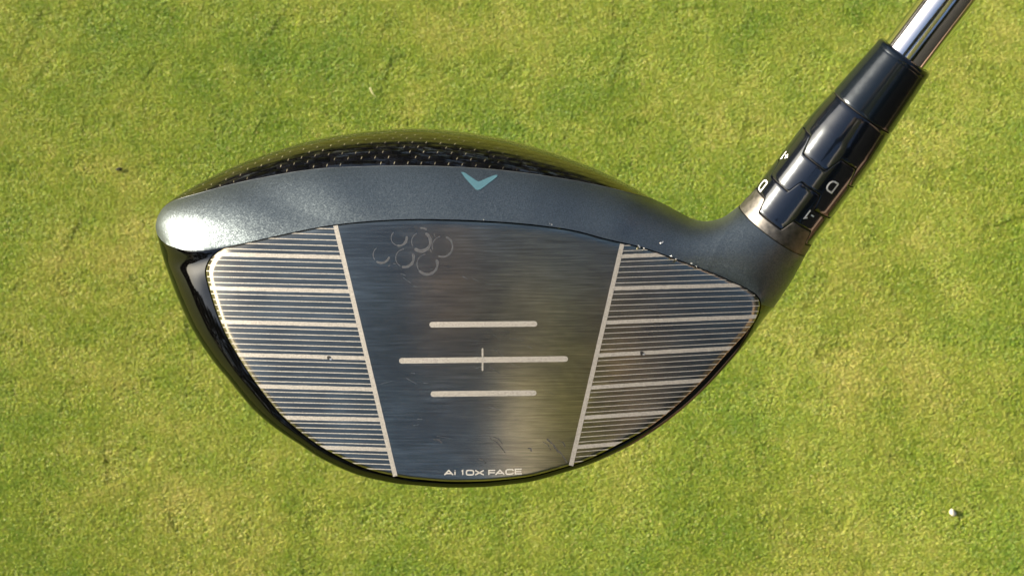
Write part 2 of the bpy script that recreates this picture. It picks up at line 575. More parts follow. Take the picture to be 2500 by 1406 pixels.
def sole_extra(vv, ff, uu, remap):
    pts = [V3[gridB[i, NS]] for i in range(NIB)]
    idx = [remap[gridB[i, NS]] for i in range(NIB)]
    # toe corner of the band, then along the neck chord back to the heel, so the shell is closed
    toe = [V3[gridT[i, NB + NC]] for i in range(1, I_C0 + 1)]
    a, b = V3[gridT[I_C1, NB + NC]], pts[0]
    for q in toe: vv.append(q); idx.append(len(vv) - 1); pts.append(q)
    def strip(pts, idx):
        prev = idx
        for k in range(1, NR + 1):
            cur = []
            for q in pts:
                vv.append(rear_point(q, k)); cur.append(len(vv) - 1)
            for m in range(len(pts) - 1):
                ff.append((prev[m], prev[m + 1], cur[m + 1], cur[m]))
            prev = cur
    strip(pts, idx)
    chord = [a + (b - a) * m / 12 for m in range(13)]
    ci = []
    for q in chord: vv.append(q); ci.append(len(vv) - 1)
    strip(chord, ci)
    return vv, ff, uu
sole = part_from([gridB], 'sole', M_SOLE, extra=sole_extra)

def band_extra(vv, ff, uu, remap):
    # behind of the neck: mirrored half so the hosel is a full tube
    rng_i = range(I_C1, NIT)
    bi = {}
    for i in rng_i:
        for j in range(NB + 1):
            n = gridT[i, j]
            if j == NB and not (I_CUT0 < i < I_CUT1):
                bi[i, j] = remap[n]; continue
            if I_CUT0 < i < I_CUT1 and j == NB:
                a = -90 + 180 * (i - I_CUT0) / NCUT
                q = cyl(180 - a, 0, 102)
                vv.append(tuple(q))
            else:
                h = HS[n] - math.sqrt(u[n]) * 0.98
                vv.append(U(P2[n, 0], P2[n, 1], h))
            bi[i, j] = len(vv) - 1
    for i in list(rng_i)[:-1]:
        for j in range(NB):
            ff.append((bi[i, j + 1], bi[i + 1, j + 1], bi[i + 1, j], bi[i, j]))
    return vv, ff, uu
band = part_from([gridT[:, :NB + 1]], 'front_band', M_SATIN, extra=band_extra)
band['label'] = 'satin slate grey rim and neck of the club head'

# thin seam between rim and crown
sv, sf = [], []
for i in range(I_C0, I_C1 + 1):
    p0 = V3[gridT[i, NB]]; p1 = V3[gridT[i, NB - 1]]; p2 = V3[gridT[i, NB + 1]] if I_C0 < i < I_C1 else p0
    d = p0 - p1; d /= np.linalg.norm(d) + 1e-9
    nrm = np.array([0, 0.6, 0.8])
    sv += [p0 - d * 0.00013 + nrm * 0.00004, p0 + nrm * 0.00009, p0 + d * 0.00013 + nrm * 0.00002]
for k in range(len(sv) // 3 - 1):
    for m in range(2):
        sf.append((3 * k + m, 3 * k + 3 + m, 3 * k + 4 + m, 3 * k + 1 + m))
mesh('seam', sv, sf, mat_simple('seam_edge', (0.16, 0.18, 0.19), 0.35, 0.7), driver)

# ------------------------------------------------------------------ face plate
ringF = np.vstack([TT[:, 0:2], BB[1:-1, 0:2]])
NFR = 34
fv, ff, fuv = [], [], []
n = len(ringF)
for k in range(NFR + 1):
    t = (k / NFR)
    for q in ringF:
        d = q - np.array(FC)
        L = np.hypot(*d)
        qq = np.array(FC) + d * (1 - 3.0 / L) * (1 - t) if k < NFR else np.array(FC) + d * 0.002
        fv.append(U(qq[0], qq[1], hface(*qq) - (0.00008 if k == 0 else 0)))
        fuv.append((qq[0] / 100, -qq[1] / 100))
for k in range(NFR):
    for m in range(n):
        m2 = (m + 1) % n
        ff.append((k * n + m, k * n + m2, (k + 1) * n + m2, (k + 1) * n + m))
ff.append(tuple(NFR * n + m for m in range(n)))
# skirt of the plate going down into the head
b0 = len(fv)
for q in ringF:
    d = q - np.array(FC); L = np.hypot(*d); qq = np.array(FC) + d * (1 - 3.0 / L)
    fv.append(U(qq[0], qq[1], hface(*qq) - 0.0015)); fuv.append((qq[0] / 100, -qq[1] / 100))
for m in range(n):
    m2 = (m + 1) % n
    ff.append((m2, m, b0 + m, b0 + m2))
face = mesh('face_plate', fv, ff, M_FACE, driver, True, fuv)
face['label'] = 'brushed dark steel hitting face'

def inside(px, py, poly):
    c = False
    x0, y0 = poly[-1]
    for x1, y1 in poly:
        if (y0 > py) != (y1 > py) and px < (x1 - x0) * (py - y0) / (y1 - y0) + x0: c = not c
        x0, y0 = x1, y1
    return c
edge_poly = []
for q in ringF:
    d = q - np.array(FC); L = np.hypot(*d)
    edge_poly.append(tuple(np.array(FC) + d * (1 - 3.6 / L)))

def face_lift(px, py, lift=0.00004): return U(px, py, hface(px, py) + lift)

def stroke_mesh(polys, width, fmap, caps=True, closed=False, nseg=None, jitter=0.0):
    """flat ribbon along polylines (drawing units), mapped on a surface by fmap"""
    vv, ff = [], []
    for pl in polys:
        pl = [np.array(q, float) for q in pl]
        if nseg:
            new = []
            for a, b in zip(pl[:-1], pl[1:]):
                k = max(1, int(np.hypot(*(b - a)) / nseg))
                for m in range(k): new.append(a + (b - a) * m / k)
            new.append(pl[-1]); pl = new
        nn = len(pl); b0 = len(vv)
        for k in range(nn):
            a = pl[k - 1] if k > 0 else (pl[-2] if closed else pl[0])
            c = pl[k + 1] if k < nn - 1 else (pl[1] if closed else pl[-1])
            d1 = pl[k] - a; d2 = c - pl[k]
            l1, l2 = np.hypot(*d1), np.hypot(*d2)
            d1 = d1 / l1 if l1 > 1e-9 else None; d2 = d2 / l2 if l2 > 1e-9 else None
            if d1 is None: d1 = d2
            if d2 is None: d2 = d1
            n1 = np.array([-d1[1], d1[0]]); n2 = np.array([-d2[1], d2[0]])
            m = n1 + n2; m = m / (np.hypot(*m) + 1e-9)
            w = width / 2 / max(0.5, float(m @ n1))
            w *= 1 + jitter * (random.random() - 0.5)
            vv.append(fmap(*(pl[k] + m * w))); vv.append(fmap(*(pl[k] - m * w)))
        for k in range(nn - 1):
            ff.append((b0 + 2 * k, b0 + 2 * k + 1, b0 + 2 * k + 3, b0 + 2 * k + 2))
        if caps and not closed:
            for end, sgn in ((0, -1), (nn - 1, 1)):
                c = pl[end]; d = (pl[1] - pl[0]) if end == 0 else (pl[-1] - pl[-2])
                d = d / np.hypot(*d) * sgn; m = np.array([-d[1], d[0]])
                ci = len(vv); vv.append(fmap(*c)); prev = None
                for s in range(9):
                    a = -math.pi / 2 + math.pi * s / 8
                    q = c + (d * math.cos(a) + m * math.sin(a)) * width / 2
                    vv.append(fmap(*q))
                    if s: ff.append((ci, ci + s, ci + s + 1))
    return vv, ff

# the seven thick rows on each side with five thin rows between them
Lk = [((516,620),(825,628)),((500,703),(848,711)),((530,785),(870,794)),((560,865),(888,874)),((610,942),(905,950)),((680,1019),(925,1024)),((760,1091),(945,1097))]
Rk = [((1517,626),(1650,620.5)),((1503,704),(1860,694.5)),((1483,787),(1860,772.5)),((1465,867),(1800,849)),((1446.5,945.5),(1740,927)),((1428,1019),(1660,1003.5)),((1409,1091),(1550,1079.5))]
def row(keys, f):
    k = min(max(int(math.floor(f)), 0), len(keys) - 2); t = f - k
    (a0, a1), (b0, b1) = keys[k], keys[k + 1]
    sl = lambda a: (a[1][1] - a[0][1]) / (a[1][0] - a[0][0])
    ya = lambda x: keys[k][0][1] + sl(keys[k]) * (x - keys[k][0][0])
    yb = lambda x: keys[k + 1][0][1] + sl(keys[k + 1]) * (x - keys[k + 1][0][0])
    return lambda x: ya(x) + (yb(x) - ya(x)) * t
LB0, LB1 = (819, 551), (965, 1162)      # left upright bar
RB0, RB1 = (1519, 596), (1394, 1136)    # right upright bar
xl = lambda y: LB0[0] + (LB1[0] - LB0[0]) * (y - LB0[1]) / (LB1[1] - LB0[1])
xr = lambda y: RB0[0] + (RB1[0] - RB0[0]) * (y - RB0[1]) / (RB1[1] - RB0[1])
def clipped(fy, x0, x1):
    xs = np.arange(min(x0, x1), max(x0, x1) + 0.1, 2.0)
    ins = [x for x in xs if inside(x, fy(x), edge_poly)]
    if len(ins) < 4: return None
    a, b = min(ins), max(ins)
    return [(x, fy(x)) for x in np.linspace(a, b, max(3, int((b - a) / 14)))]
def score(keys, f, side):
    fy = row(keys, f)
    thick = abs(f - round(f)) < 1e-6 and 0 <= f <= 6
    if side < 0:
        ye = fy(880); pl = clipped(fy, 420, xl(ye))
        w = 9.8 if thick else 2.3
    else:
        ye = fy(1450); pl = clipped(fy, xr(ye), 1880)
        w = 9.5 if thick else 1.8
    if not pl: return
    x0_, x1_ = (420, xl(ye)) if side < 0 else (xr(ye), 1880)
    top = clipped(lambda x: fy(x) - w / 2, x0_, x1_); bot = clipped(lambda x: fy(x) + w / 2, x0_, x1_)
    if not top or not bot: return
    m_ = 26
    vv, fc = [], []
    for k in range(m_ + 1):
        for e_ in (top, bot):
            x = e_[0][0] + (e_[-1][0] - e_[0][0]) * k / m_
            off = (-w / 2 if e_ is top else w / 2) * (1 + 0.14 * (random.random() - .5))
            vv.append(face_lift(x, fy(x) + off, 0.00003))
        if k: fc.append((2 * k - 2, 2 * k - 1, 2 * k + 1, 2 * k))
    mesh('score_line', vv, fc, M_ETCH, face, False)
    return
    vv, fc = stroke_mesh([pl], w, lambda x, y: face_lift(x, y, 0.00003), caps=False, jitter=0.10)
    o = mesh('score_line', vv, fc, M_ETCH, face, False)
f = -5
for k in range(-5, 6 * 6 + 6): score(Lk, k / 6, -1)
for k in range(-3, 6 * 6 + 5): score(Rk, k / 6, 1)
for a, b in ((LB0, LB1), (RB0, RB1)):
    vv, fc = stroke_mesh([[a, b]], 11, lambda x, y: face_lift(x, y, 0.00005), caps=False, nseg=10, jitter=0.05)
    mesh('upright_bar', vv, fc, M_ETCH, face, False)
for a, b, w in (((1055,792.5),(1305,790.5),13.5), ((981,880.5),(1380,876),13.5), ((1058,961.5),(1303,959),13.5)):
    vv, fc = stroke_mesh([[a, b]], w, lambda x, y: face_lift(x, y, 0.00005), nseg=14, jitter=0.06)
    mesh('centre_line', vv, fc, M_ETCH, face, False)
vv, fc = stroke_mesh([[(1178,852),(1178,903)]], 4.2, lambda x, y: face_lift(x, y, 0.00007), nseg=8)
mesh('centre_cross', vv, fc, M_ETCH, face, False)

# ------------------------------------------------------------------ stroke lettering
def rrect(x0, y0, x1, y1, r):
    pts = []
    for cx, cy, a0 in ((x1 - r, y1 - r, 0), (x0 + r, y1 - r, 90), (x0 + r, y0 + r, 180), (x1 - r, y0 + r, 270)):
        for k in range(5):
            a = R(a0 + 22.5 * k); pts.append((cx + r * math.cos(a), cy + r * math.sin(a)))
    pts.append(pts[0]); return pts
# unit glyphs: y up 0..1, x 0..w
GLYPH = {
 'A': [[(0,0),(.5,1),(1,0)],[(.2,.3),(.8,.3)]],
 'i': [[(0,0),(0,.68)],[(0,.88),(0,1)]],
 '1': [[(0,.78),(.3,.98),(.3,0)]],
 '0': [rrect(0,0,1,1,.28)],
 'X': [[(0,0),(1,1)],[(0,1),(1,0)]],
 'F': [[(0,0),(0,1),(1,1)],[(0,.5),(.92,.5)]],
 'C': [[(1,.72),(1,.85),(.85,1),(.18,1),(0,.82),(0,.18),(.18,0),(.85,0),(1,.15),(1,.28)]],
 'E': [[(1,1),(0,1),(0,0),(1,0)],[(0,.5),(.95,.5)]],
 'D': [[(0,0),(0,1),(.6,1),(.85,.9),(1,.68),(1,.32),(.85,.1),(.6,0),(0,0)]],
 '+': [[(0,.42),(1,.42)],[(.5,0.05),(.5,.8)]],
 '-': [[(0,.45),(1,.45)]],
}
txt = [('A',1085,1106),('i',1110.8,1110.8),('1',1127,1136),('0',1138.8,1156),('X',1160,1181),('F',1193.5,1209),('A',1210,1231),('C',1235.5,1252.5),('E',1258,1273.5)]
def base_y(x): return 1158.6 - 3.0 * smoothstep(x, 1195, 1275)
M_LETTER = mat_etch('pale_etched_letter', (0.42, 0.40, 0.36), (0.62, 0.60, 0.55))
for ch, x0, x1 in txt:
    wv = max(x1 - x0, 0.01)
    if ch == 'i': wv = 1
    pls = [[(x0 + gx * wv, base_y(x0 + gx * wv) - gy * 11.0) for gx, gy in pl] for pl in GLYPH[ch]]
    vv, fc = stroke_mesh(pls, 3.0, lambda x, y: face_lift(x, y, 0.00005), caps=False)
    mesh('letter', vv, fc, M_LETTER, face, False)

# ball dimple prints and nicks on the face
def arc(cx, cy, r, a0, a1, n=14): return [(cx + r * math.cos(R(a)), cy - r * math.sin(R(a))) for a in np.linspace(a0, a1, n)]
marks = [(arc(974,581,19,-95,5),2.0),(arc(1028,590,23,-125,55),2.6),(arc(1080,602,25,-110,65),1.5),(arc(931,622,20,-120,-20),1.8),
         (arc(988,630,22,-100,20),2.3),(arc(1043,645,25,-135,20),2.3),(arc(1030,578,21,60,95),1.6),(arc(1068,572,8,170,250,5),1.6),
         ([(1045,612),(1051,609),(1053,616)],3.0),([(1015,647),(1021,650)],2.4),([(948,650),(952,648)],2.4),([(978,668),(990,672)],1.5),
         ([(961,643),(965,645)],2.5),([(1010,699),(1017,701)],2.0),([(1100,583),(1106,590)],1.5)]
M_RUB = mat_etch('rubbed_metal', (0.15, 0.155, 0.155), (0.24, 0.24, 0.23), 0.42, 0.95)
for pl, w in marks:
    if len(pl) > 8:
        vv, fc = stroke_mesh([pl], w * 2.6, lambda x, y: face_lift(x, y, 0.00001), jitter=0.5)
        mesh('ball_mark', vv, fc, M_RUB, face, False)
    vv, fc = stroke_mesh([pl], w * 0.6, lambda x, y: face_lift(x, y, 0.00002), jitter=0.9)
    mesh('ball_mark', vv, fc, mat_etch.__globals__.setdefault('M_MARK', mat_etch('scuffed_metal', (0.05,0.05,0.05), (0.17,0.17,0.165), 0.5, 0.8)), face, False)
for cx, cy, rr in ((974,581,19),(1028,590,23),(1080,602,25),(931,622,20),(988,630,22),(1043,645,25)):
    a_ = random.uniform(60, 120)
    vv, fc = stroke_mesh([arc(cx, cy, rr, a_ + 20, a_ + 20 + random.uniform(70, 150), 18)], 1.5, lambda x, y: face_lift(x, y, 0.000008), jitter=0.8)
    mesh('ball_mark', vv, fc, M_RUB, face, False)
# dark rubber scuffs low on the face and dusty hairline scratches
M_SCUFF = mat_etch('dark_scuff', (0.03, 0.03, 0.03), (0.13, 0.125, 0.12), 0.5, 0.6)
for (x0, y0), (x1, y1), w in (((1196,1068),(1232,1103),3.0),((1204,1066),(1226,1082),2.2),((1336,1072),(1362,1104),3.2),((1352,1090),(1384,1128),2.6),((1326,1078),(1345,1098),1.8),((1290,1094),(1297,1100),3.5),((1170,1120),(1186,1130),2.5),((1060,1072),(1078,1080),2.2),((1365,1075),(1380,1090),2.0)):
    vv, fc = stroke_mesh([[(x0, y0), ((x0 + x1) / 2 + 2, (y0 + y1) / 2 - 3), (x1, y1)]], w, lambda x, y: face_lift(x, y, 0.000012), jitter=1.4, nseg=3)
    mesh('scuff', vv, fc, M_SCUFF, face, False)
for k in range(22):
    x0, y0 = random.uniform(900, 1440), random.uniform(580, 1090); a_ = random.choice((25, 30, -12, 8)) + random.uniform(-8, 8); l_ = random.uniform(8, 38)
    vv, fc = stroke_mesh([[(x0, y0), (x0 + l_ * math.cos(R(a_)), y0 + l_ * math.sin(R(a_)))]], random.uniform(0.5, 1.0), lambda x, y: face_lift(x, y, 0.00001), jitter=1.2, nseg=4)
    mesh('scratch', vv, fc, M_RUB, face, False)
for cx, cy, r_ in ((803,873.5,5.2),(1567,862,5.0)):
    vv = [face_lift(cx, cy, 0.0001)] + [face_lift(cx + r_ * math.cos(R(a)) * (1 + .2 * math.sin(a)), cy + r_ * math.sin(R(a)), 0.00007) for a in range(0, 360, 30)]
    mesh('nick', vv, [(0, 1 + k, 1 + (k + 1) % 12) for k in range(12)], M_DARK, face)
    vv = [face_lift(cx + 4.5, cy + 3.0, 0.00014)] + [face_lift(cx + 4.5 + 3.2 * math.cos(R(a)), cy + 3.0 + 2.4 * math.sin(R(a)), 0.00011) for a in range(0, 360, 45)]
    mesh('nick', vv, [(0, 1 + k, 1 + (k + 1) % 8) for k in range(8)], M_CHIP, face)

# ------------------------------------------------------------------ emblem and chips lying on the satin rim
bvh_band = BVHTree.FromPolygons([v.co for v in band.data.vertices], [tuple(p.vertices) for p in band.data.polygons])
LENS = Vector((0, 0, D))
def on_band(px, py, lift=0.00005):
    q = Vector(U(px, py, 0))
    d = (q - LENS).normalized()
    hit, nrm, idx, dist = bvh_band.ray_cast(LENS, d)
    if hit is None: hit, nrm = q, Vector((0, 0, 1))
    if nrm.z < 0: nrm = -nrm
    return tuple(hit + nrm * lift)
def z2(x, y): return (900 + x * .2844, 290 + y * .2844)
left_arm = [z2(*q) for q in ((793,463),(806,460),(818,462),(845,478),(880,503),(915,527),(940,541),(941,560),(940,580),(940,600),(938,614),(925,613),(915,606),(893,582),(860,548),(825,508))]
right_arm = [z2(*q) for q in ((940,541),(965,535),(1000,519),(1045,500),(1085,485),(1098,484),(1107,490),(1100,503),(1070,527),(1030,557),(990,587),(958,610),(938,614),(940,600),(940,580),(941,560))]
import bmesh
def fan_poly(name, pts, fmap, mat, parent):
    # triangulate and subdivide so it follows the surface
    bm = bmesh.new()
    vs_ = [bm.verts.new((p[0], p[1], 0)) for p in pts]
    bm.faces.new(vs_)
    bmesh.ops.triangulate(bm, faces=bm.faces[:])
    bmesh.ops.subdivide_edges(bm, edges=bm.edges[:], cuts=3, use_grid_fill=True)
    for v in bm.verts: v.co = fmap(v.co.x, v.co.y)
    bmesh.ops.recalc_face_normals(bm, faces=bm.faces[:])
    me = bpy.data.meshes.new(name); bm.to_mesh(me); bm.free()
    me.materials.append(mat)
    o = bpy.data.objects.new(name, me); col.objects.link(o); o.parent = parent
    return o
outline = left_arm[:7] + right_arm[1:13] + left_arm[11:]
emb = fan_poly('emblem', outline, lambda x, y: on_band(x, y, 0.00007), M_BLUE, band)
emb['label'] = 'pale blue V shaped emblem'
chips = [((1560,602),12,4),((1572,606),8,3),((1612,594),3.5,6),((1617,592),4,7),((1638,626),9,4.5),((1650,632),7,4),((1688,643),6,4),((1347,549),3,4),((1342,547),2,2),((1180,537.5),5,1.8),((1700,650),5,2.5)]
for (cx, cy), a, b in chips:
    k = 7; ang = random.random() * 0.6 + 0.3
    pts = []
    for m in range(k):
        t = 2 * math.pi * m / k; rr = 0.6 + 0.5 * random.random()
        x, y = a * 0.5 * rr * math.cos(t), b * 0.5 * rr * math.sin(t)
        pts.append((cx + x * math.cos(ang) - y * math.sin(ang), cy + x * math.sin(ang) + y * math.cos(ang)))
    fan_poly('paint_chip', pts, lambda x, y: tuple(Vector(on_band(x, y, 0.0001 + random.random() * 0.00005))), M_CHIP, band)

# ------------------------------------------------------------------ hosel adapter pieces (all turned about the axis)
def prof(s):
    return float(np.interp(s, [-10, 0, 45, 150, 240, 290, 330, 370, 430, 500, 560], [102, 101, 97.5, 96.5, 96, 95, 91.5, 87, 82.5, 77, 72]))
def castle(lo, hi, a_lo0, a_lo1, ramp=9, period=90):
    """boundary height as a function of angle: low between a_lo0 and a_lo1, rounded ramps"""
    def f(a):
        t = (a - a_lo0) % period
        w = a_lo1 - a_lo0
        if t <= w: v = 0
        elif t < w + ramp: v = smoothstep(t, w, w + ramp)
        elif t < period - ramp: v = 1
        else: v = 1 - smoothstep(t, period - ramp, period)
        return lo + (hi - lo) * v
    return f
c1 = castle(31, 66, -36, 4)
c2 = castle(116, 155, -62, -22)
c3 = castle(211, 256, -38, 3, 11)
GAP = 1.5
def ring_piece(name, f0, f1, mat, dr=0.0, na=360, ns=14, parent=driver, inner=55):
    vv, ff = [], []
    prof_t = [(0, -5.0)] + [(0, -1.3), (0.0, -0.45)] + [(k / ns, 0) for k in range(ns + 1)] + [(1.0, -0.45), (1, -1.3), (1, -5.0)]
    off = {1: 0.0, 2: 0.5, 3: 1.5}
    rows = len(prof_t)
    for a in range(na):
        al = a * 360 / na
        s0, s1 = f0(al), f1(al)
        for k, (t, d_) in enumerate(prof_t):
            e0 = 1.6 if 3 <= k < rows - 3 else (0.4 if k in (2, rows - 3) else 0.0)
            s = (s0 + e0) + (s1 - e0 - s0 - e0) * t
            vv.append(tuple(cyl(al, s, prof(s) + dr + d_)))
    for a in range(na):
        b = (a + 1) % na
        for k in range(rows - 1):
            ff.append((a * rows + k, b * rows + k, b * rows + k + 1, a * rows + k + 1))
    return mesh(name, vv, ff, mat, parent)
collar = ring_piece('collar', lambda a: 1.0, lambda a: c1(a) - GAP, M_COLLAR, 0.0)
collar['label'] = 'bare metal collar with notched rim'
ring1 = ring_piece('adjustment_ring', lambda a: c1(a) + GAP, lambda a: c2(a) - GAP, M_RING, 0.0)
ring1['label'] = 'black ring marked D and -1'
ring2 = ring_piece('adjustment_ring', lambda a: c2(a) + GAP, lambda a: c3(a) - GAP, M_RING, 0.0)
ring2['label'] = 'black ring marked +1 and D'
sleeve = ring_piece('shaft_sleeve', lambda a: c3(a) + GAP, lambda a: 368.0, M_SLEEVE, 0.0)
ferr = ring_piece('ferrule', lambda a: 371.0, lambda a: 528.0, M_FERRULE, -0.5, ns=24)
# core tube seen as the dark bottom of the grooves
vv, ff = [], []
for k, (s, r_) in enumerate([(-30, 90), (0, 97), (20, 94), (150, 92), (240, 91.5), (290, 90.5), (330, 87), (370, 83), (430, 79), (500, 72), (524, 70), (527, 40)]):
    for a in range(96): vv.append(tuple(cyl(a * 3.75, s, r_ - 1.5)))
    if k:
        for a in range(96): ff.append(((k - 1) * 96 + a, (k - 1) * 96 + (a + 1) % 96, k * 96 + (a + 1) % 96, k * 96 + a))
mesh('hosel_core', vv, ff, M_DARK, driver)
# ferrule top lip (rounded, with the lighter glue bead at the shaft)
def revolve(name, pr, mat, na=128, parent=driver):
    vv, ff = [], []
    for k, (s, r_) in enumerate(pr):
        for a in range(na): vv.append(tuple(cyl(a * 360 / na, s, r_)))
        if k:
            for a in range(na): ff.append(((k - 1) * na + a, (k - 1) * na + (a + 1) % na, k * na + (a + 1) % na, k * na + a))
    return mesh(name, vv, ff, mat, parent)
revolve('ferrule_lip', [(526, 75), (529, 75), (534, 74.3), (538, 72.6), (540.5, 70), (541.5, 66), (541, 62), (537, 58)], M_FERRULE, parent=ferr)
shaft_end = 530 + 0.78 / SCALE_S
revolve('shaft', [(500, 58)] + [(530 + (shaft_end - 530) * k / 60, 58.5 + 12 * k / 60) for k in range(61)], M_CHROME)
revolve('grip', [(shaft_end - 5, 60), (shaft_end - 4, 100)] + [(shaft_end + 0.27 / SCALE_S * k / 20, 102 + 32 * k / 20) for k in range(21)] + [(shaft_end + 0.273 / SCALE_S, 100), (shaft_end + 0.274 / SCALE_S, 1)], M_GRIP)

def ring_text(ch_list, a_mid, s_mid, hgt, parent, w=2.8):
    """lettering printed upside down round the tube: glyph x runs to lower angle, glyph y towards the head"""
    total = sum(c[1] for c in ch_list) + 4 * (len(ch_list) - 1)
    x = -total / 2
    for ch, wid in ch_list:
        hh = hgt if ch not in '+-' else hgt * 0.8
        pls = [[(x + gx * wid, gy * hh - hgt / 2) for gx, gy in pl] for pl in GLYPH[ch]]
        def fm(gx, gy):
            s = s_mid - gy
            return tuple(cyl(a_mid - math.degrees(gx / 97), s, prof(s) + 0.6))
        vv, fc = stroke_mesh(pls, w, fm, caps=False, nseg=4)
        mesh('lettering', vv, fc, M_WHITE, parent, False)
        x += wid + 4
def s_at(px, py):      # where on the tube a drawing point lies -> (angle, s)
    best = None
    for a in np.arange(-88, 89, 1.0):
        for s in np.arange(0, 300, 3.0):
            q = to_px(cyl(a, s, 97)); d = (q[0] - px) ** 2 + (q[1] - py) ** 2
            if best is None or d < best[0]: best = (d, a, s)
    return best[1], best[2]
a, s = s_at(1863, 452); ring_text([('D', 21)], a, s, 27, ring1, 4.4)
a, s = s_at(1973, 524.5); ring_text([('-', 9), ('1', 20)], a, s, 25, ring1, 3.6)
a, s = s_at(1915, 380); ring_text([('+', 14), ('1', 16)], a, s, 22, ring2, 3.6)
a, s = s_at(2031, 456); ring_text([('D', 21)], a, s, 27, ring2, 4.4)

# ------------------------------------------------------------------ the lawn
def mat_lawn_ground():
    nt = NT('turf_base')
    geo = nt.n('ShaderNodeNewGeometry')
    n1 = nt.noise(geo.outputs['Position'], 160, 4, 0.65)
    n2 = nt.noise(geo.outputs['Position'], 12, 3)
    c = nt.ramp(n1.outputs[0], [(0.3, (0.11, 0.125, 0.014)), (0.7, (0.25, 0.26, 0.035))])
    c = nt.mix(nt.math('MULTIPLY', n2.outputs[0], 0.5), c, (0.20, 0.22, 0.03))
    nt.l(c, nt.b.inputs['Base Color'])
    nt.set(Roughness=0.9, Specular_IOR_Level=0.1)
    return nt.m
gv = []
rings = [0.0, 2.0, 6.0, 20.0, 60.0, 140.0]
gv = [(0, 0, 0)]; gf = []
for k, rr in enumerate(rings[1:]):
    for a in range(64): gv.append((rr * math.cos(a * math.tau / 64), rr * math.sin(a * math.tau / 64), 0))
for a in range(64): gf.append((0, 1 + a, 1 + (a + 1) % 64))
for k in range(len(rings) - 2):
    for a in range(64):
        b = (a + 1) % 64
        gf.append((1 + k * 64 + a, 1 + (k + 1) * 64 + a, 1 + (k + 1) * 64 + b, 1 + k * 64 + b))
M_GROUND = mat_lawn_ground()
ground = mesh('ground', gv, gf, M_GROUND, None, False)
ground['kind'] = 'structure'

def mat_grass():
    nt = NT('fine_turf_blades')
    geo = nt.n('ShaderNodeNewGeometry')
    pos = geo.outputs['Position']
    at = nt.n('ShaderNodeAttribute', attribute_name='blade')
    rnd = nt.n('ShaderNodeSeparateColor'); nt.l(at.outputs['Color'], rnd.inputs[0])
    big = nt.noise(nt.mapping(pos, (1, 1, 0)), 5, 3, 0.5)
    mid = nt.noise(nt.mapping(pos, (1, 1, 0)), 28, 3, 0.6)
    fine = nt.noise(nt.mapping(pos, (1, 1, 0)), 110, 2, 0.5)
    f = nt.math('MULTIPLY_ADD', big.outputs[0], 1.15, nt.math('MULTIPLY', mid.outputs[0], 0.6))
    f = nt.math('MULTIPLY_ADD', fine.outputs[0], 0.35, f)
    f = nt.math('MULTIPLY_ADD', rnd.outputs[0], 0.35, nt.math('SUBTRACT', f, 0.72))
    c = nt.ramp(f, [(0.20, (0.160, 0.285, 0.024)), (0.42, (0.275, 0.370, 0.036)), (0.60, (0.375, 0.430, 0.062)), (0.85, (0.53, 0.50, 0.14))])
    dry = nt.math('GREATER_THAN', rnd.outputs[1], 0.955)
    c = nt.mix(nt.math('MULTIPLY', dry, 0.8), c, (0.50, 0.42, 0.17))
    cool = nt.math('GREATER_THAN', rnd.outputs[2], 0.80)
    c = nt.mix(nt.math('MULTIPLY', cool, 0.5), c, (0.20, 0.34, 0.09))
    nt.l(c, nt.b.inputs['Base Color'])
    nt.set(Roughness=0.5, Specular_IOR_Level=0.45)
    tr = nt.n('ShaderNodeBsdfTranslucent'); nt.l(c, tr.inputs[0])
    mx = nt.n('ShaderNodeMixShader'); mx.inputs[0].default_value = 0.38
    nt.l(nt.b.outputs[0], mx.inputs[1]); nt.l(tr.outputs[0], mx.inputs[2])
    out = nt.t.nodes['Material Output']; nt.l(mx.outputs[0], out.inputs[0])
    return nt.m
M_GRASS = mat_grass()
TILE = 0.05
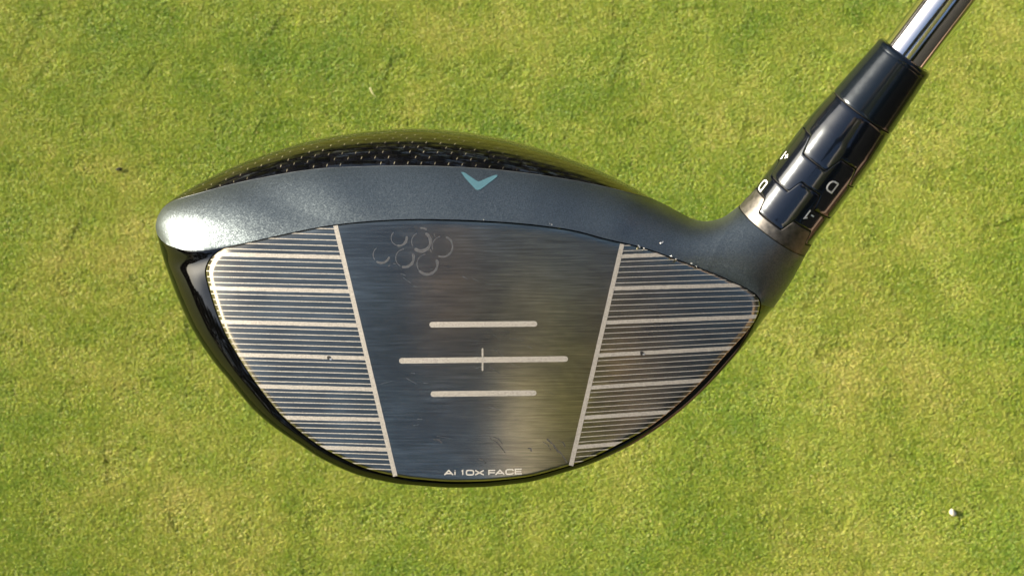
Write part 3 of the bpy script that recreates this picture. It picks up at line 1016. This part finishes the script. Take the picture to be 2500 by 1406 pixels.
def turf_tile(seed, count=17000):
    g = np.random.default_rng(seed)
    n = count
    half = TILE * 0.74
    x = g.uniform(-half, half, n); y = g.uniform(-half, half, n)
    az_ = np.where(g.random(n) < 0.45, g.normal(0.9, 0.6, n), g.uniform(0, 2 * math.pi, n))
    lean = g.uniform(0.25, 1.25, n)
    L = g.uniform(0.0021, 0.0043, n); W = g.uniform(0.00036, 0.0008, n)
    dx, dy = np.cos(az_), np.sin(az_)
    sx, sy = -dy, dx
    P = np.zeros((n, 5, 3))
    h1 = L * 0.5 * np.cos(lean * 0.6); o1 = L * 0.5 * np.sin(lean * 0.6)
    h2 = h1 + L * 0.5 * np.cos(np.minimum(lean * 1.35, 1.62)); o2 = o1 + L * 0.5 * np.sin(lean * 1.35)
    z0 = -0.0003
    for k, (o, h, w) in enumerate(((0, z0, W * .8), (0, z0, -W * .8), (o1, h1, -W), (o1, h1, W), (o2, h2, 0))):
        P[:, k, 0] = x + dx * o + sx * w * 0.5; P[:, k, 1] = y + dy * o + sy * w * 0.5; P[:, k, 2] = h
    me = bpy.data.meshes.new('turf_tile')
    V = P.reshape(-1, 3)
    me.vertices.add(len(V)); me.vertices.foreach_set('co', V.ravel())
    b = np.arange(n) * 5
    quad = np.stack([b, b + 1, b + 2, b + 3], 1); tri = np.stack([b + 3, b + 2, b + 4], 1)
    loops = np.concatenate([quad.ravel(), tri.ravel()])
    me.loops.add(len(loops)); me.loops.foreach_set('vertex_index', loops.astype(np.int32))
    me.polygons.add(2 * n)
    st = np.concatenate([np.arange(n) * 4, 4 * n + np.arange(n) * 3]); tot = np.concatenate([np.full(n, 4), np.full(n, 3)])
    me.polygons.foreach_set('loop_start', st.astype(np.int32)); me.polygons.foreach_set('loop_total', tot.astype(np.int32))
    me.polygons.foreach_set('use_smooth', np.ones(2 * n, bool))
    me.update(calc_edges=True)
    ca = me.color_attributes.new('blade', 'FLOAT_COLOR', 'POINT')
    rr = np.repeat(g.random((n, 3)), 5, axis=0)
    ca.data.foreach_set('color', np.hstack([rr, np.ones((len(rr), 1))]).astype(np.float32).ravel())
    me.materials.append(M_GRASS)
    return me
tile_col = bpy.data.collections.new('turf_tiles')
for k in range(4):
    o = bpy.data.objects.new('turf_tile', turf_tile(100 + k)); tile_col.objects.link(o)
# points on which the tiles sit
half = 1.6
gx = np.arange(-half, half, TILE)
GY = 0.7
pts = np.array([(a + rng.uniform(-.006, .006), b + GY + rng.uniform(-.006, .006), rng.uniform(-0.0004, 0.0006)) for a in gx for b in gx])
grass = mesh('grass', pts, [], None, None, False)
grass.data.materials.append(M_GRASS)
grass['kind'] = 'stuff'
grass['label'] = 'close mown yellow green putting turf filling the whole background'
grass['category'] = 'grass'
ng = bpy.data.node_groups.new('turf_scatter', 'GeometryNodeTree')
ng.interface.new_socket('Geometry', in_out='INPUT', socket_type='NodeSocketGeometry')
ng.interface.new_socket('Geometry', in_out='OUTPUT', socket_type='NodeSocketGeometry')
gi = ng.nodes.new('NodeGroupInput'); go = ng.nodes.new('NodeGroupOutput')
iop = ng.nodes.new('GeometryNodeInstanceOnPoints')
ci = ng.nodes.new('GeometryNodeCollectionInfo'); ci.inputs['Collection'].default_value = tile_col
ci.inputs['Separate Children'].default_value = True; ci.inputs['Reset Children'].default_value = True
iop.inputs['Pick Instance'].default_value = True
rv = ng.nodes.new('FunctionNodeRandomValue'); rv.data_type = 'FLOAT_VECTOR'
rv.inputs[0].default_value = (0, 0, -0.5); rv.inputs[1].default_value = (0, 0, 0.5)
ng.links.new(gi.outputs[0], iop.inputs['Points']); ng.links.new(ci.outputs[0], iop.inputs['Instance'])
ng.links.new(rv.outputs[0], iop.inputs['Rotation']); ng.links.new(iop.outputs[0], go.inputs[0])
md = grass.modifiers.new('scatter', 'NODES'); md.node_group = ng

# ------------------------------------------------------------------ small things lying on the lawn
def on_ground(px, py, z=0.0):
    x, y, w = (px - 1250) * PX, (703 - py) * PX, -D
    yw = y * math.cos(PITCH) - w * math.sin(PITCH); zw = y * math.sin(PITCH) + w * math.cos(PITCH)
    t = (CAM_H - z) / -zw
    return (x * t, yw * t, z)
def blob(name, loc, size, mat, seed, rot=0, sub=3):
    bm = bmesh.new()
    bmesh.ops.create_icosphere(bm, subdivisions=sub, radius=1)
    rs = np.random.default_rng(seed); d = rs.normal(size=(4, 3)); d /= np.linalg.norm(d, axis=1)[:, None]
    for v in bm.verts:
        k = 1 + sum(0.10 * math.sin(3 * v.co.dot(Vector(q)) + 1.3 * m) for m, q in enumerate(d))
        v.co = Vector((v.co.x * size[0], v.co.y * size[1], v.co.z * size[2])) * k
    me = bpy.data.meshes.new(name); bm.to_mesh(me); bm.free()
    me.polygons.foreach_set('use_smooth', [True] * len(me.polygons)); me.materials.append(mat)
    o = bpy.data.objects.new(name, me); o.location = loc; o.rotation_euler = (0, 0, rot); col.objects.link(o)
    return o
p = on_ground(2326, 1250, 0.0036)
tag(blob('pebble', p, (0.0030, 0.0024, 0.0016), mat_simple('pale_stone', (0.66, 0.61, 0.46), 0.7, 0, 900, 0.08), 3, R(-40)),
    'tiny cream white pebble lying in the grass at lower right', 'pebble')
p = on_ground(291, 413, 0.0045)
tag(blob('soil_crumb', p, (0.0026, 0.0017, 0.0012), mat_simple('dark_soil', (0.012, 0.014, 0.008), 0.95, 0, 900, 0.3), 5, R(20)),
    'small dark crumb of soil on the grass at upper left', 'soil crumb')
# one long pale cut blade lying on top of the turf
pl = [on_ground(903 + 0, 214, 0.0065), on_ground(906, 222, 0.0075), on_ground(911, 230, 0.0078), on_ground(917, 237, 0.007)]
vv = []
for k, q in enumerate(pl):
    w = 0.00035 * (1 - 0.25 * k)
    vv += [(q[0] - w, q[1], q[2]), (q[0] + w, q[1], q[2] + 0.0001), (q[0], q[1] + w * .3, q[2] - 0.0002)]
ffs = []
for k in range(3):
    for m in range(3):
        ffs.append((3 * k + m, 3 * k + 3 + m, 3 * k + 3 + (m + 1) % 3, 3 * k + (m + 1) % 3))
tag(mesh('grass_clipping', vv, ffs, mat_simple('straw', (0.75, 0.70, 0.42), 0.5, 0, 900, 0.08)),
    'thin pale straw clipping lying on the grass above the club head', 'clipping')

# ------------------------------------------------------------------ dark wood round the green (seen in the lacquer and the chrome)
def woodland():
    g = np.random.default_rng(31)
    n = 24000
    th = g.uniform(0, 2 * math.pi, n)
    height = 17.0 + 2.2 * np.sin(5 * th + 1) + 1.4 * np.sin(13 * th) + 0.8 * np.sin(31 * th)
    da = np.angle(np.exp(1j * (th - math.radians(171))))
    height = height * (1 - 0.72 * np.exp(-(da / 0.42) ** 4))      # a gap in the trees towards the low sun
    z = height * g.random(n) ** 0.9
    rad = 27 + g.uniform(0, 4, n) + 1.5 * (z / height)
    c = np.stack([rad * np.cos(th), rad * np.sin(th), z], 1)
    nv = g.normal(size=(n, 3)); nv /= np.linalg.norm(nv, axis=1)[:, None]
    t1 = np.cross(nv, [0.3, 0.2, 0.9]); t1 /= np.linalg.norm(t1, axis=1)[:, None]
    t2 = np.cross(nv, t1)
    sz = g.uniform(0.35, 0.9, n)[:, None]
    V = np.stack([c + t1 * sz, c + t2 * sz * .7, c - t1 * sz, c - t2 * sz * .7], 1).reshape(-1, 3)
    F = [(4 * k, 4 * k + 1, 4 * k + 2, 4 * k + 3) for k in range(n)]
    # trunks
    for k in range(110):
        a = k * math.tau / 110 + g.uniform(-.02, .02); r0 = 29 + g.uniform(-1, 1); w = g.uniform(.15, .3)
        if abs(math.remainder(a - math.radians(171), math.tau)) < 0.5: continue
        b = len(V); q = []
        for zz, ww in ((0, w), (7, w * .5)):
            for m in range(6): q.append((r0 * math.cos(a) + ww * math.cos(m * math.tau / 6), r0 * math.sin(a) + ww * math.sin(m * math.tau / 6), zz))
        V = np.vstack([V, q])
        for m in range(6): F.append((b + m, b + (m + 1) % 6, b + 6 + (m + 1) % 6, b + 6 + m))
    o = mesh('woodland', V, F, mat_simple('dark_foliage', (0.014, 0.018, 0.009), 0.9, 0, 0.8, 0.5), None, False)
    o['kind'] = 'stuff'; o['label'] = 'dark wood of evergreen trees standing all round the green'; o['category'] = 'wood'
woodland()

# ------------------------------------------------------------------ the photographer, behind the phone (seen only in the metal)
def skinned(name, chains, mat, parent=None, sub=2):
    """chains: lists of (x, y, z, radius); points with equal coordinates are one joint"""
    vs_, es, rs = [], [], []
    key = {}
    for ch in chains:
        prev = None
        for x, y, z, r_ in ch:
            k = (round(x, 4), round(y, 4), round(z, 4))
            if k not in key:
                key[k] = len(vs_); vs_.append((x, y, z)); rs.append(r_)
            if prev is not None and prev != key[k]: es.append((prev, key[k]))
            prev = key[k]
    me = bpy.data.meshes.new(name); me.from_pydata(vs_, es, []); me.materials.append(mat)
    o = bpy.data.objects.new(name, me); col.objects.link(o)
    if parent: o.parent = parent
    o.modifiers.new('skin', 'SKIN').use_smooth_shade = True
    sv_ = me.skin_vertices[0].data if me.skin_vertices else None
    if sv_ is None:
        bpy.context.view_layer.objects.active = o
        bpy.ops.mesh.customdata_skin_add(); sv_ = me.skin_vertices[0].data
    for k, r_ in enumerate(rs): sv_[k].radius = (r_, r_); sv_[k].use_root = (k == 0)
    ss = o.modifiers.new('sub', 'SUBSURF'); ss.levels = sub; ss.render_levels = sub
    return o
M_SKIN = mat_simple('skin', (0.60, 0.43, 0.33), 0.5, 0, 60, 0.08)
M_JACKET = mat_simple('black_jacket', (0.012, 0.012, 0.014), 0.75, 0, 80, 0.3)
M_TROUSER = mat_simple('brown_trousers', (0.16, 0.085, 0.045), 0.85, 0, 80, 0.2)
M_HAIR = mat_simple('brown_hair', (0.03, 0.018, 0.010), 0.6, 0, 300, 0.3)
M_SHOE = mat_simple('dark_shoe', (0.02, 0.02, 0.02), 0.6, 0, 80, 0.3)
hip, chest, neck = (0.54, -0.22, 0.95), (0.37, -0.14, 1.38), (0.22, -0.11, 1.55)
head = (0.125, -0.09, 1.66)
_w = driver.rotation_euler.to_matrix() @ (A0 + AX * 0.30) + Vector(driver.location)
RW, LW = tuple(_w + Vector((0.075, -0.03, -0.01))), (0.046, 0.012, 1.525)           # wrists
RSH, LSH = (0.44, 0.06, 1.42), (0.34, -0.33, 1.42)
REL, LEL = (0.44, 0.33, 1.20), (0.072, -0.19, 1.40)
def vadd(a, b, k=1.0): return tuple(a[m] + b[m] * k for m in range(3))
def fingers(wrist, palm_dir, side, curl, r0=0.0085):
    """five chains rooted in the palm; palm_dir along the hand, side across it, curl towards the palm"""
    p = vadd(wrist, palm_dir, 0.075); ch = [[(*wrist, 0.026), (*vadd(wrist, palm_dir, 0.04), 0.030), (*p, 0.026)]]
    for k, (off, ln) in enumerate(((-0.030, .070), (-0.010, .080), (0.010, .075), (0.028, .060))):
        a = vadd(p, side, off); b = vadd(vadd(a, palm_dir, ln * .45), curl, ln * .15)
        c = vadd(vadd(a, palm_dir, ln * .55), curl, ln * .6); d = vadd(vadd(a, palm_dir, ln * .2), curl, ln * .85)
        ch.append([(*p, 0.026), (*a, 0.011), (*b, r0), (*c, r0 * .92), (*d, r0 * .8)])
    t0 = vadd(vadd(wrist, palm_dir, 0.03), side, -0.035)
    t1 = vadd(vadd(t0, palm_dir, 0.03), curl, 0.02); t2 = vadd(vadd(t1, palm_dir, 0.02), curl, 0.03)
    ch.append([(*vadd(wrist, palm_dir, 0.04), 0.030), (*t0, 0.014), (*t1, 0.010), (*t2, 0.009)])
    return ch
def unit(v):
    l = math.sqrt(sum(c * c for c in v)); return tuple(c / l for c in v)
ra_dir = unit((-0.9, 0.3, 0.0)); la_dir = unit((-0.97, 0.05, 0.12))
body_ch = [[(*hip, .15), (*vadd(hip, vadd(chest, hip, -1), .45), .13), (*chest, .155), (*neck, .062), (*vadd(neck, (-.04, -.01, .05)), .06), (*head, .088), (*vadd(head, (-.04, .0, .07)), .075)],
           [(*chest, .155), (*RSH, .062), (*REL, .044), (*RW, .028)], [(*chest, .155), (*LSH, .062), (*LEL, .044), (*LW, .028)],
           [(*head, .088), (0.065, -0.07, 1.63, .030), (0.037, -0.06, 1.605, .012)]]
for sx in (-1, 1):
    hy = hip[1] + sx * 0.10
    body_ch.append([(*hip, .15), (hip[0], hy, .86, .095), (hip[0] - .03, hy + sx * .02, .48, .062), (hip[0] + .02, hy + sx * .03, .09, .042), (hip[0] - .13, hy + sx * .04, .04, .035)])
body_ch += fingers(RW, ra_dir, unit((0.3, 0.3, 0.85)), unit((-0.3, -0.4, -0.6)))
body_ch += fingers(LW, la_dir, unit((0.4, 0.9, -0.1)), unit((0.1, 0.1, 1)))
person = skinned('person', body_ch, M_SKIN)
tag(person, 'person in black jacket and brown trousers holding the club and leaning in with a phone', 'person')
mid = vadd(hip, vadd(chest, hip, -1), .45)
j_ch = [[(*vadd(hip, (0, 0, -.03)), .175), (*mid, .160), (*chest, .185), (*vadd(neck, (0.02, 0, -.03)), .10), (*vadd(neck, (-.01, 0, .04)), .098)]]
skinned('jacket', j_ch, M_JACKET, person)
M_REFLECTOR_SHIRT = mat_simple('reflector_shirt', (0.88, 0.82, 0.84), 0.85, 0, 400, 0.08)  # pale pinkish cloth, chosen for the bright band it reflects in the face
skinned('sleeve', [[(*vadd(RSH, vadd(chest, RSH, -1), .3), .085), (*RSH, .080), (*REL, .066), (*vadd(RW, ra_dir, -.01), .045)]], M_JACKET, person)
skinned('sleeve', [[(*vadd(LSH, vadd(chest, LSH, -1), .3), .085), (*LSH, .080), (*vadd(LSH, vadd(LEL, LSH, -1), .9), .066)]], M_JACKET, person)
skinned('reflector_sleeve', [[(*vadd(LSH, vadd(LEL, LSH, -1), .8), .060), (*LEL, .064), (*vadd(LEL, vadd(LW, LEL, -1), .5), .058), (*vadd(LW, la_dir, -.005), .046)]], M_REFLECTOR_SHIRT, person)  # unseen loose sleeve, added and shaped to brighten the face plate's reflection
t_ch = []
for sx in (-1, 1):
    hy = hip[1] + sx * 0.10
    t_ch.append([(*vadd(hip, (0, 0, .03)), .165), (hip[0], hy, .86, .115), (hip[0] - .03, hy + sx * .02, .48, .082), (hip[0] + .02, hy + sx * .03, .08, .07)])
    skinned('shoe', [[(hip[0] + .05, hy + sx * .03, .045, .045), (hip[0] - .08, hy + sx * .04, .04, .045), (hip[0] - .19, hy + sx * .045, .03, .03)]], M_SHOE, person)
skinned('trousers', t_ch, M_TROUSER, person)
skinned('hair', [[(*vadd(head, (-.03, 0, .085)), .075), (*vadd(head, (.03, .0, .05)), .088), (*vadd(head, (.065, 0, -.02)), .075)]], M_HAIR, person)
# the phone, its camera eye just at the lens position
phone = empty('mobile_phone', (0, 0, CAM_H)); phone.rotation_euler = (PITCH, 0, 0)
tag(phone, 'dark mobile phone held in the left hand of the person', 'phone')
def bevel_box(name, lo, hi, r_, mat, parent):
    bm = bmesh.new(); bmesh.ops.create_cube(bm, size=1)
    for v in bm.verts: v.co = Vector([lo[k] + (v.co[k] + .5) * (hi[k] - lo[k]) for k in range(3)])
    bmesh.ops.bevel(bm, geom=bm.edges[:], offset=r_, segments=3, affect='EDGES')
    me = bpy.data.meshes.new(name); bm.to_mesh(me); bm.free(); me.materials.append(mat)
    o = bpy.data.objects.new(name, me); col.objects.link(o); o.parent = parent
    return o
bevel_box('case', (-0.130, -0.055, 0.006), (0.018, 0.018, 0.0145), 0.003, mat_simple('phone_case', (0.02, 0.02, 0.022), 0.4, 0, 200, .1), phone)
bevel_box('screen', (-0.126, -0.051, 0.0146), (0.014, 0.014, 0.0152), 0.0002, mat_simple('phone_glass', (0.01, 0.01, 0.012), 0.1, 0, 200, .1), phone)
bevel_box('camera_bump', (-0.020, -0.020, 0.0035), (0.012, 0.012, 0.0059), 0.001, mat_simple('phone_glass', (0.01, 0.01, 0.012), 0.1, 0, 200, .1), phone)
